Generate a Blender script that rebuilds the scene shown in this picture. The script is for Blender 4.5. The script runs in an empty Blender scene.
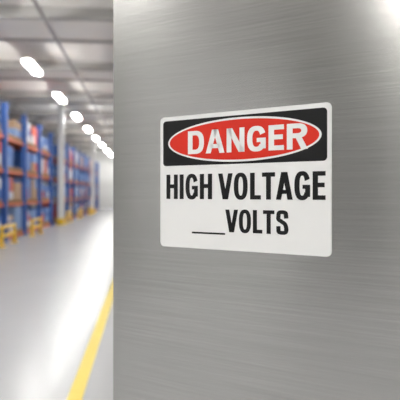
import bpy, bmesh, math, random
from mathutils import Vector, Matrix
random.seed(7)
scene = bpy.context.scene
COL = scene.collection

# ------------------------------------------------------------ materials
def mat(name, color, rough=0.5, metal=0.0, emit=0.0, emit_col=None, var=0.0, vscale=5.0, rvar=0.0, spec=None):
    m = bpy.data.materials.new(name); m.use_nodes = True
    nt = m.node_tree; b = nt.nodes['Principled BSDF']
    b.inputs['Base Color'].default_value = (*color, 1)
    b.inputs['Roughness'].default_value = rough
    b.inputs['Metallic'].default_value = metal
    if spec is not None: b.inputs['Specular IOR Level'].default_value = spec
    if emit > 0:
        b.inputs['Emission Color'].default_value = (*(emit_col or color), 1)
        b.inputs['Emission Strength'].default_value = emit
    if var > 0 or rvar > 0:
        tc = nt.nodes.new('ShaderNodeTexCoord')
        n = nt.nodes.new('ShaderNodeTexNoise'); n.inputs['Scale'].default_value = vscale
        n.inputs['Detail'].default_value = 5
        nt.links.new(tc.outputs['Object'], n.inputs['Vector'])
        if var > 0:
            r = nt.nodes.new('ShaderNodeMapRange')
            r.inputs['To Min'].default_value = 1 - var; r.inputs['To Max'].default_value = 1 + var
            nt.links.new(n.outputs['Fac'], r.inputs['Value'])
            mx = nt.nodes.new('ShaderNodeVectorMath'); mx.operation = 'SCALE'
            mx.inputs[0].default_value = color
            nt.links.new(r.outputs['Result'], mx.inputs['Scale'])
            nt.links.new(mx.outputs['Vector'], b.inputs['Base Color'])
        if rvar > 0:
            r = nt.nodes.new('ShaderNodeMapRange')
            r.inputs['To Min'].default_value = max(0, rough - rvar); r.inputs['To Max'].default_value = rough + rvar
            nt.links.new(n.outputs['Fac'], r.inputs['Value'])
            nt.links.new(r.outputs['Result'], b.inputs['Roughness'])
    return m

def steel_material(name='brushed_stainless_steel', aniso=False):
    m = bpy.data.materials.new(name); m.use_nodes = True
    nt = m.node_tree; N = nt.nodes; L = nt.links; b = N['Principled BSDF']
    b.inputs['Metallic'].default_value = 1.0
    if aniso:
        tg = N.new('ShaderNodeTangent'); tg.direction_type = 'UV_MAP'; tg.uv_map = 'UVMap'
        b.inputs['Anisotropic'].default_value = 0.7
        L.new(tg.outputs['Tangent'], b.inputs['Tangent'])
    tc = N.new('ShaderNodeTexCoord')
    def streak(sx, sz, detail):
        mp = N.new('ShaderNodeMapping'); mp.inputs['Scale'].default_value = (sx, sx, sz)
        n = N.new('ShaderNodeTexNoise'); n.inputs['Scale'].default_value = 1.0
        n.inputs['Detail'].default_value = detail
        L.new(tc.outputs['Object'], mp.inputs['Vector']); L.new(mp.outputs['Vector'], n.inputs['Vector'])
        return n
    fine = streak(4, 420, 2); mid = streak(1.5, 110, 3); big = streak(1.2, 3.0, 2)
    def rng(n, a, c, lo=0.25, hi=0.75):
        r = N.new('ShaderNodeMapRange'); r.inputs['From Min'].default_value = lo; r.inputs['From Max'].default_value = hi
        r.inputs['To Min'].default_value = a; r.inputs['To Max'].default_value = c
        L.new(n.outputs['Fac'], r.inputs['Value']); return r
    def math_(op, a, c):
        x = N.new('ShaderNodeMath'); x.operation = op
        for i, v in enumerate((a, c)):
            if isinstance(v, (int, float)): x.inputs[i].default_value = v
            else: L.new(v, x.inputs[i])
        return x.outputs[0]
    c1 = rng(fine, 0.93, 1.07); c2 = rng(mid, 0.96, 1.04)
    k = math_('MULTIPLY', c1.outputs['Result'], c2.outputs['Result'])
    sc = N.new('ShaderNodeVectorMath'); sc.operation = 'SCALE'; sc.inputs[0].default_value = (0.56, 0.553, 0.54)
    L.new(k, sc.inputs['Scale']); L.new(sc.outputs['Vector'], b.inputs['Base Color'])
    r1 = rng(fine, -0.025, 0.025); r2 = rng(big, 0.19, 0.23)
    L.new(math_('ADD', r1.outputs['Result'], r2.outputs['Result']), b.inputs['Roughness'])
    bp = N.new('ShaderNodeBump'); bp.inputs['Strength'].default_value = 0.09; bp.inputs['Distance'].default_value = 0.0002
    L.new(fine.outputs['Fac'], bp.inputs['Height'])
    L.new(bp.outputs['Normal'], b.inputs['Normal'])
    return m

M_STEEL = steel_material()
M_STEELD = steel_material('brushed_door_steel', True)
M_FLOOR = mat('polished_concrete', (0.40, 0.405, 0.415), 0.25, var=0.03, vscale=0.8, rvar=0.015, spec=0.36)
M_WALL = mat('wall_paint', (0.78, 0.78, 0.77), 0.7, var=0.03, vscale=1.5)
M_WALLG = mat('wall_cladding_grey', (0.30, 0.30, 0.30), 0.7, var=0.03, vscale=1.5)
M_REFL_DOOR = mat('roller_door_white', (0.66, 0.67, 0.68), 0.5, var=0.03, vscale=1.5)  # pale tone of the unseen doors added for the steel's reflection
M_CEIL = mat('ceiling_panel', (0.9, 0.88, 0.84), 0.8, var=0.02, vscale=1.0)
M_BEAM = mat('beam_paint', (0.45, 0.44, 0.42), 0.6, var=0.04)
M_PIPE = mat('pipe_grey', (0.25, 0.23, 0.23), 0.5, var=0.05)
M_YEL = mat('yellow_paint', (0.85, 0.55, 0.03), 0.4, var=0.05, vscale=8)
M_FLINE = mat('yellow_floor_paint', (0.74, 0.57, 0.08), 0.4, var=0.06, vscale=6, spec=0.3)
M_BLUE = mat('rack_blue', (0.035, 0.11, 0.38), 0.45, var=0.05)
M_ORANGE = mat('rack_orange', (0.58, 0.12, 0.04), 0.45, var=0.05)
M_CARGO = [mat('cargo_red', (0.50, 0.09, 0.05), 0.6, var=0.08), mat('cargo_blue', (0.06, 0.16, 0.45), 0.5, var=0.08),
           mat('cargo_card', (0.40, 0.27, 0.17), 0.7, var=0.1), mat('cargo_white', (0.6, 0.61, 0.65), 0.5, var=0.05),
           mat('cargo_paleblue', (0.2, 0.32, 0.56), 0.5, var=0.05)]
M_WOOD = mat('pallet_wood', (0.45, 0.3, 0.16), 0.8, var=0.15, vscale=12)
M_COLUMN = mat('column_white', (0.75, 0.75, 0.74), 0.6, var=0.03)
M_LAMP = mat('lamp_diffuser', (1, 1, 1), 0.4, emit=80.0, emit_col=(1.0, 0.985, 0.95))
M_HOUS = mat('lamp_housing', (0.7, 0.7, 0.7), 0.4, var=0.03)
M_DARK = mat('black_plastic', (0.03, 0.03, 0.03), 0.4, var=0.05)
M_SW = mat('sign_white', (0.90, 0.90, 0.90), 0.32, var=0.01, vscale=20)
M_SK = mat('sign_black', (0.006, 0.006, 0.007), 0.45, var=0.05, vscale=20, spec=0.3)
M_SR = mat('sign_red', (0.72, 0.028, 0.012), 0.45, var=0.03, vscale=20, spec=0.3)

# ------------------------------------------------------------ helpers
def add_box(bm, lo, hi, mi=0, bevel=0.0):
    vs = [bm.verts.new((x, y, z)) for z in (lo[2], hi[2]) for y in (lo[1], hi[1]) for x in (lo[0], hi[0])]
    idx = [(0, 2, 3, 1), (4, 5, 7, 6), (0, 1, 5, 4), (2, 6, 7, 3), (0, 4, 6, 2), (1, 3, 7, 5)]
    fs = [bm.faces.new([vs[i] for i in f]) for f in idx]
    for f in fs: f.material_index = mi
    if bevel > 0:
        es = list({e for f in fs for e in f.edges})
        r = bmesh.ops.bevel(bm, geom=es, offset=bevel, segments=3, affect='EDGES', profile=0.6)
        for f in r['faces']: f.material_index = mi
def add_cyl(bm, p0, p1, r, mi=0, seg=16):
    p0 = Vector(p0); p1 = Vector(p1); d = p1 - p0
    q = d.to_track_quat('Z', 'Y').to_matrix().to_4x4(); q.translation = (p0 + p1) / 2
    g = bmesh.ops.create_cone(bm, cap_ends=True, segments=seg, radius1=r, radius2=r, depth=d.length, matrix=q)
    for f in {f for v in g['verts'] for f in v.link_faces}: f.material_index = mi
def obj(name, bm, mats, parent=None, loc=None):
    me = bpy.data.meshes.new(name); bm.to_mesh(me); bm.free()
    for m in mats: me.materials.append(m)
    o = bpy.data.objects.new(name, me); COL.objects.link(o)
    if parent: o.parent = parent
    if loc: o.location = loc
    return o
def empty(name, loc=(0, 0, 0), rz=0):
    e = bpy.data.objects.new(name, None); COL.objects.link(e)
    e.location = loc; e.rotation_euler = (0, 0, rz); e.empty_display_size = 0.2
    return e
def box_obj(name, lo, hi, m):
    bm = bmesh.new(); add_box(bm, lo, hi); return obj(name, bm, [m])

# ------------------------------------------------------------ camera
F = 580.0
ang = math.atan(54 / F)
R = Vector((math.cos(ang), -math.sin(ang), 0)); FW = Vector((math.sin(ang), math.cos(ang), 0))
CH = 1.5
cam = bpy.data.cameras.new('camera'); co = bpy.data.objects.new('camera', cam); COL.objects.link(co)
co.location = (0, 0, CH); co.rotation_euler = (math.radians(90), 0, -ang)
cam.sensor_width = 36; cam.lens = F * 36 / 400; cam.shift_y = -0.015
cam.clip_end = 300; cam.clip_start = 0.02
cam.dof.use_dof = True; cam.dof.focus_distance = 1.04; cam.dof.aperture_fstop = 5.4
scene.camera = co
def c2w(X, Z): return R * X + FW * Z

# ------------------------------------------------------------ room shell
X0, X1, Y0, Y1, HC = -12.0, 12.0, -14.0, 62.0, 6.0
box_obj('floor', (X0, Y0, -0.2), (X1, Y1, 0), M_FLOOR)
box_obj('ceiling', (X0, Y0, HC), (X1, Y1, HC + 0.2), M_CEIL)
box_obj('wall_left', (X0 - 0.2, Y0, 0), (X0, Y1, HC), M_WALLG)
box_obj('wall_right', (X1, Y0, 0), (X1 + 0.2, Y1, HC), M_WALL)
box_obj('wall_back', (X0, Y1, 0), (X1, Y1 + 0.2, HC), M_WALL)
box_obj('wall_front', (X0, Y0 - 0.2, 0), (X1, Y0, HC), M_WALLG)
# roller doors, unseen, added on the left wall to shape the steel's reflections
def reflected_roller(i, y0, y1, h=4.2):
    bm = bmesh.new(); xx = X0 + 0.03
    z = 0.0
    while z < h - 0.01:
        add_box(bm, (xx + 0.02, y0, z + 0.005), (xx + 0.06, y1, z + 0.29), 0, 0.01); z += 0.3
    for a in (y0 - 0.12, y1):
        add_box(bm, (xx, a, 0), (xx + 0.12, a + 0.12, h + 0.15), 1, 0.005)
    add_box(bm, (xx, y0 - 0.12, h), (xx + 0.35, y1 + 0.12, h + 0.4), 1, 0.02)
    obj('door_%d' % i, bm, [M_REFL_DOOR, M_HOUS])
reflected_roller(1, -11.5, -7.6); reflected_roller(2, -4.6, -0.9); reflected_roller(3, 3.0, 6.7)
# floor marking
bm = bmesh.new(); add_box(bm, (-0.575, Y0 + 1, 0.0), (-0.465, Y1 - 4, 0.002))
obj('floor_marking_line', bm, [M_FLINE])
# ceiling beams
bm = bmesh.new()
y = 14.3 - 5.85 * 4
while y < Y1 - 1:
    add_box(bm, (X0, y - 0.11, HC - 0.26), (X1, y + 0.11, HC), 0)
    add_box(bm, (X0, y + 2.85, HC - 0.08), (X1, y + 2.93, HC), 0)
    y += 5.85
obj('ceiling_beams', bm, [M_BEAM])
bm = bmesh.new()
for x in (-8.5, -6.1, -2.4, 0.4, 3.0, 6.5):
    add_cyl(bm, (x, Y0, HC - 0.33), (x, Y1, HC - 0.33), 0.045)
obj('ceiling_conduit', bm, [M_PIPE])

# lamps
lamp_me = None
def lamp(x, y, z=5.5, l=1.8):
    global lamp_me
    if lamp_me is None:
        bm = bmesh.new()
        add_box(bm, (-0.15, -l / 2 - 0.05, 0.0), (0.15, l / 2 + 0.05, 0.04), 0, 0.01)
        add_box(bm, (-0.11, -l / 2, -0.07), (0.11, l / 2, -0.0005), 1, 0.02)
        for s in (-0.6, 0.6):
            add_cyl(bm, (0, s, 0.04), (0, s, 0.5), 0.008, 0, 8)
        o = obj('ceiling_light', bm, [M_HOUS, M_LAMP]); lamp_me = o.data
    else:
        o = bpy.data.objects.new('ceiling_light', lamp_me); COL.objects.link(o)
    o.location = (x, y, z)
for i in range(-5, 8):
    lamp(-3.55, 18.6 + 5.85 * i)
    lamp(3.8, 18.6 + 5.85 * i)
for i in range(-4, -1):  # unseen extra row, added for a soft glow along the steel's top
    lamp(-6.9, 18.6 + 5.85 * i)

# columns
for y in (12.0, 29.1, 46.2):
    bm = bmesh.new()
    add_box(bm, (-4.30, y - 0.14, 0.3), (-4.02, y + 0.14, HC), 0, 0.01)
    add_box(bm, (-4.34, y - 0.18, 0.0), (-3.98, y + 0.18, 0.3), 1, 0.01)
    obj('support_column', bm, [M_COLUMN, M_YEL])

# racks
def rack(xf, y0, nb, side=-1, bay=3.0, dep=1.1, H=4.4, levels=(0.12, 1.2, 2.28, 3.36)):
    root = empty('pallet_rack', (xf, y0, 0))
    bm = bmesh.new(); bmb = bmesh.new(); bc = bmesh.new()
    for i in range(nb + 1):
        y = i * bay
        for xx in (0, dep - 0.12):
            a, b_ = sorted((side * xx, side * (xx + 0.12)))
            if xx == 0: a, b_ = a - 0.0, b_ + 0.06
            add_box(bm, (a, y - 0.1, 0), (b_, y + 0.1, H))
            add_box(bm, (a - 0.03, y - 0.12, 0), (b_ + 0.03, y + 0.12, 0.015))
        z = 0.3; k = 0
        while z < H - 0.5:
            add_cyl(bm, (side * 0.1, y, z if k % 2 else z + 0.5), (side * (dep - 0.1), y, z + 0.5 if k % 2 else z), 0.025, 0, 6)
            z += 0.5; k += 1
    for i in range(nb):
        ya, yb = i * bay + 0.1, (i + 1) * bay - 0.1
        for z in levels:
            for xx in (0.02, dep - 0.08):
                a, b_ = sorted((side * xx, side * (xx + 0.05)))
                add_box(bmb, (a, ya, z - 0.1), (b_, yb, z))
            for j in range(6):
                yy = ya + 0.2 + j * (yb - ya - 0.4) / 5
                a, b_ = sorted((side * 0.07, side * (dep - 0.08)))
                add_box(bmb, (a, yy - 0.04, z - 0.03), (b_, yy + 0.04, z - 0.001))
            for j in range(2):
                yc = ya + (yb - ya) * (0.26 + 0.48 * j)
                a, b_ = sorted((side * 0.03, side * (dep - 0.03)))
                for s in (-0.5, 0, 0.42):
                    add_box(bc, (a, yc + s, z), (b_, yc + s + 0.08, z + 0.1), 5)
                add_box(bc, (a, yc - 0.55, z + 0.1), (b_, yc + 0.55, z + 0.13), 5)
                if random.random() < 0.06: continue
                h = random.uniform(0.5, 0.78); mi = random.choice([0, 0, 1, 1, 4, 2, 3, 4])
                n = random.choice([2, 2, 3])
                for q in range(n):
                    for r_ in range(2):
                        zz = z + 0.13 + q * h / n
                        mm = mi if random.random() < 0.6 else random.choice([0, 1, 1, 3, 3, 4])
                        add_box(bc, (a + 0.02, yc - 0.53 + r_ * 0.535, zz + 0.002), (b_ - 0.02, yc - 0.535 + 0.53 + r_ * 0.535, zz + h / n), mm, 0.012)
    obj('upright_frames', bm, [M_BLUE], root)
    obj('shelf_beams', bmb, [M_ORANGE], root)
    obj('pallet_loads', bc, M_CARGO + [M_WOOD], root)
rack(-4.45, 12.9, 5)
rack(-4.45, 30.6, 8)
rack(7.5, 8.0, 7, side=1)
rack(7.5, 32.0, 8, side=1)

# barriers
def barrier(x, y, w=1.3):
    bm = bmesh.new()
    for s in (-w / 2, w / 2):
        add_cyl(bm, (0, s, 0), (0, s, 0.6), 0.05)
        add_box(bm, (-0.1, s - 0.1, 0), (0.1, s + 0.1, 0.015))
    for z in (0.3, 0.55):
        add_cyl(bm, (0, -w / 2, z), (0, w / 2, z), 0.05)
    obj('safety_barrier', bm, [M_YEL], loc=(x, y, 0))
for y in (17.6, 22.0, 31.2, 36.5, 43.0):
    barrier(-4.05, y, 1.6)

# ------------------------------------------------------------ electrical cabinet
P0 = c2w(-0.1836, 1.2236)
U = c2w(0.8253, -0.5646)
rz = math.atan2(U.y, U.x)
cab = empty('electrical_cabinet', (P0.x, P0.y, 0), rz)
W, D, H = 0.85, 0.45, 2.1
bm = bmesh.new(); add_box(bm, (0.004, 0.024, 0.1), (W - 0.004, D, H - 0.01), 0, 0.004)
obj('cabinet_body', bm, [M_STEEL], cab)
bm = bmesh.new(); add_box(bm, (0, 0, 0.1), (W, 0.02, H), 0, 0.0012)
uvl = bm.loops.layers.uv.new('UVMap')
for f in bm.faces:
    for lp in f.loops:
        c = lp.vert.co
        lp[uvl].uv = (c.z * 0.4, (c.x + c.y) * 0.4)   # U runs vertically: grain is horizontal
dpanel = obj('cabinet_door', bm, [M_STEELD], cab)
bm = bmesh.new(); add_box(bm, (0.02, 0.03, 0), (W - 0.02, D - 0.02, 0.1), 0, 0.003)
add_box(bm, (0.012, 0.0195, 0.12), (W - 0.012, 0.0245, H - 0.03), 0)
obj('plinth_and_gasket', bm, [M_DARK], cab)
bm = bmesh.new()
add_box(bm, (W - 0.075, -0.012, 0.95), (W - 0.035, 0.0, 1.15), 0, 0.004)
add_box(bm, (W - 0.068, -0.04, 1.0), (W - 0.042, -0.022, 1.13), 0, 0.004)
add_cyl(bm, (W - 0.055, -0.03, 1.11), (W - 0.055, -0.008, 1.11), 0.01)
obj('door_handle', bm, [M_DARK], cab)
bm = bmesh.new()
for i in range(8):
    z = 0.35 + i * 0.03
    add_box(bm, (W - 0.002, 0.12, z), (W + 0.004, D - 0.12, z + 0.012), 0, 0.002)
obj('side_louvres', bm, [M_STEEL], cab)

# ------------------------------------------------------------ sign
SH = 0.254; SW = 0.3556
sx0 = 0.1285; sz1 = 1.6508
sign = bmesh.new()
def P(u, v, yy): return (u * SH, -yy, -v * SH)
def face(pts, layer, mi):
    vs = [sign.verts.new(P(u, v, layer)) for u, v in pts]
    f = sign.faces.new(vs); f.material_index = mi
    f.normal_update()
    if f.normal.y > 0: f.normal_flip()
    return f
def rrect(u0, v0, u1, v1, r, n=8):
    out = []
    for cx, cy, a0 in ((u1 - r, v0 + r, -90), (u1 - r, v1 - r, 0), (u0 + r, v1 - r, 90), (u0 + r, v0 + r, 180)):
        for i in range(n + 1):
            a = math.radians(a0 + 90 * i / n)
            out.append((cx + r * math.cos(a), cy + r * math.sin(a)))
    return out
UW = 1.4
f = face(rrect(0, 0, UW, 1, 0.035), 0.0003, 0)
r = bmesh.ops.extrude_face_region(sign, geom=[f])
for v in [g for g in r['geom'] if isinstance(g, bmesh.types.BMVert)]: v.co.y -= 0.0014
LB = 0.0019
face(rrect(0.028, 0.032, UW - 0.028, 0.378, 0.028), LB, 1)
def ell(cx, cy, rx, ry, n=96): return [(cx + rx * math.cos(2 * math.pi * i / n), cy + ry * math.sin(2 * math.pi * i / n)) for i in range(n)]
face(ell(0.706, 0.205, 0.628, 0.158), LB + 0.0002, 0)
face(ell(0.706, 0.205, 0.612, 0.143), LB + 0.0004, 2)

# glyphs -------------------------------------------------------
def glyph(ch, w, a, b):
    """list of polygons (x, y up 0..1)"""
    out = []
    rect = lambda x0, y0, x1, y1: out.append([(x0, y0), (x1, y0), (x1, y1), (x0, y1)])
    def sup(cx, cy, rx, ry, t, e=2.5):
        c, s = math.cos(t), math.sin(t)
        return (cx + rx * math.copysign(abs(c) ** (2 / e), c), cy + ry * math.copysign(abs(s) ** (2 / e), s))
    def ring(cx, cy, rx, ry, t0, t1, e=2.5, n=48):
        for i in range(n):
            A, B = t0 + (t1 - t0) * i / n, t0 + (t1 - t0) * (i + 1) / n
            out.append([sup(cx, cy, rx, ry, A, e), sup(cx, cy, rx, ry, B, e),
                        sup(cx, cy, rx - a, ry - b, B, e), sup(cx, cy, rx - a, ry - b, A, e)])
    rad = math.radians
    if ch == 'I': rect(0, 0, a, 1)
    elif ch == 'H': rect(0, 0, a, 1); rect(w - a, 0, w, 1); rect(a, .5 - b / 2 + .02, w - a, .5 + b / 2 + .02)
    elif ch == 'L': rect(0, 0, a, 1); rect(a, 0, w, b)
    elif ch == 'T': rect(w / 2 - a / 2, 0, w / 2 + a / 2, 1 - b); rect(0, 1 - b, w, 1)
    elif ch == 'E': rect(0, 0, a, 1); rect(a, 0, w, b); rect(a, 1 - b, w, 1); rect(a, .52 - b / 2, w * .93, .52 + b / 2)
    elif ch == 'N':
        rect(0, 0, a * .95, 1); rect(w - a * .95, 0, w, 1); out.append([(0, 1), (a * 1.1, 1), (w, 0), (w - a * 1.1, 0)])
    elif ch in 'AV':
        L_ = [(0, 0), (a * 1.02, 0), (w / 2 + a * .42, 1), (w / 2 - a * .62, 1)]
        R_ = [(w - x, y) for x, y in L_]
        if ch == 'V': L_ = [(x, 1 - y) for x, y in L_]; R_ = [(x, 1 - y) for x, y in R_]
        out += [L_, R_]
        if ch == 'A': rect(w * .2, .21, w * .8, .21 + b * .9)
    elif ch == 'O': ring(w / 2, .5, w / 2, .515, 0, 2 * math.pi)
    elif ch == 'D':
        rect(0, 0, a, 1); c = w * .45
        rect(a, 0, c, b); rect(a, 1 - b, c, 1); ring(c, .5, w - c, .5, -math.pi / 2, math.pi / 2)
    elif ch == 'G':
        ring(w / 2, .5, w / 2, .515, rad(22), rad(325))
        rect(w - a * .95, .1, w, .53); rect(w * .52, .53 - b * .9, w - a * .9, .53)
    elif ch == 'R':
        rect(0, 0, a, 1); c = w * .5
        rect(a, 1 - b, c, 1); rect(a, .43, c, .43 + b); ring(c, .715, w * .97 - c, .285, -math.pi / 2, math.pi / 2, 2.3, 24)
        out.append([(w * .42, .45), (w * .42 + a * 1.05, .45), (w, 0), (w - a * 1.12, 0)])
    elif ch == 'S':
        h = a / 2; g = b / 2
        pts = [(w - h * 1.0, .67), (w - h * 1.1, .80), (w * .76, .90), (w / 2, 1 - g + .012), (w * .24, .90), (h * 1.05, .77), (w * .19, .63), (w * .45, .535),
               (w * .72, .43), (w - h * 1.0, .26), (w * .78, .10), (w / 2, g - .012), (w * .22, .10), (h * 1.05, .21), (h, .34)]
        sm = []
        for i in range(len(pts) - 1):
            p0 = Vector(pts[max(i - 1, 0)]); p1 = Vector(pts[i]); p2 = Vector(pts[i + 1]); p3 = Vector(pts[min(i + 2, len(pts) - 1)])
            for k in range(6):
                t = k / 6
                sm.append(.5 * ((2 * p1) + (-p0 + p2) * t + (2 * p0 - 5 * p1 + 4 * p2 - p3) * t * t + (-p0 + 3 * p1 - 3 * p2 + p3) * t ** 3))
        sm.append(Vector(pts[-1]))
        ls, rs = [], []
        for i, p in enumerate(sm):
            d = (sm[min(i + 1, len(sm) - 1)] - sm[max(i - 1, 0)]).normalized(); n = Vector((-d.y, d.x))
            hw = (a * abs(n.x) + b * abs(n.y)) / (abs(n.x) + abs(n.y)) / 2
            ls.append(p + n * hw); rs.append(p - n * hw)
        for i in range(len(sm) - 1): out.append([tuple(ls[i]), tuple(ls[i + 1]), tuple(rs[i + 1]), tuple(rs[i])])
    return out
WID = dict(H=.56, G=.58, V=.63, O=.58, L=.44, T=.52, A=.64, E=.46, D=.57, N=.58, R=.60, S=.54)
def text(s, u0, u1, vt, vb, a, b, gap, space, layer, mi):
    h = vb - vt; target = (u1 - u0) / h
    kern = {('L', 'T'): -.05, ('V', 'O'): -.04, ('T', 'A'): -.06, ('O', 'L'): 0.01, ('D', 'A'): -.03, ('A', 'N'): -0.02, ('A', 'G'): -.03, ('L', 'V'): -.03}
    fixed = 0; wsum = 0
    for i, c in enumerate(s):
        if c == ' ': fixed += space; continue
        if c == 'I': fixed += a
        else: wsum += WID[c]
        if i < len(s) - 1 and s[i + 1] != ' ': fixed += gap + kern.get((c, s[i + 1]), 0)
    k = (target - fixed) / wsum
    x = 0
    for i, c in enumerate(s):
        if c == ' ': x += space; continue
        w = a if c == 'I' else WID[c] * k
        for poly in glyph(c, w, a, b):
            face([(u0 + (x + px) * h, vb - py * h) for px, py in poly], layer, mi)
        x += w
        if i < len(s) - 1 and s[i + 1] != ' ': x += gap + kern.get((c, s[i + 1]), 0)
text('DANGER', .19 * UW, .885 * UW, .122, .295, .25, .19, .12, .3, LB + 0.0006, 0)
text('HIGH VOLTAGE', .043 * UW, .972 * UW, .445, .632, .20, .158, .095, .28, LB, 1)
text('VOLTS', .426 * UW, .783 * UW, .706, .868, .20, .158, .085, .3, LB, 1)
face([(.215 * UW, .876), (.425 * UW, .876), (.425 * UW, .889), (.215 * UW, .889)], LB, 1)
so = obj('danger_sign', sign, [M_SW, M_SK, M_SR])
sp = P0 + U * sx0
so.location = (sp.x, sp.y, sz1); so.rotation_euler = (0, 0, rz)

# ------------------------------------------------------------ world / view
w = bpy.data.worlds.new('world'); scene.world = w; w.use_nodes = True
w.node_tree.nodes['Background'].inputs['Color'].default_value = (0.8, 0.85, 0.9, 1)
w.node_tree.nodes['Background'].inputs['Strength'].default_value = 0.3
scene.view_settings.view_transform = 'Standard'
scene.view_settings.exposure = 0.2
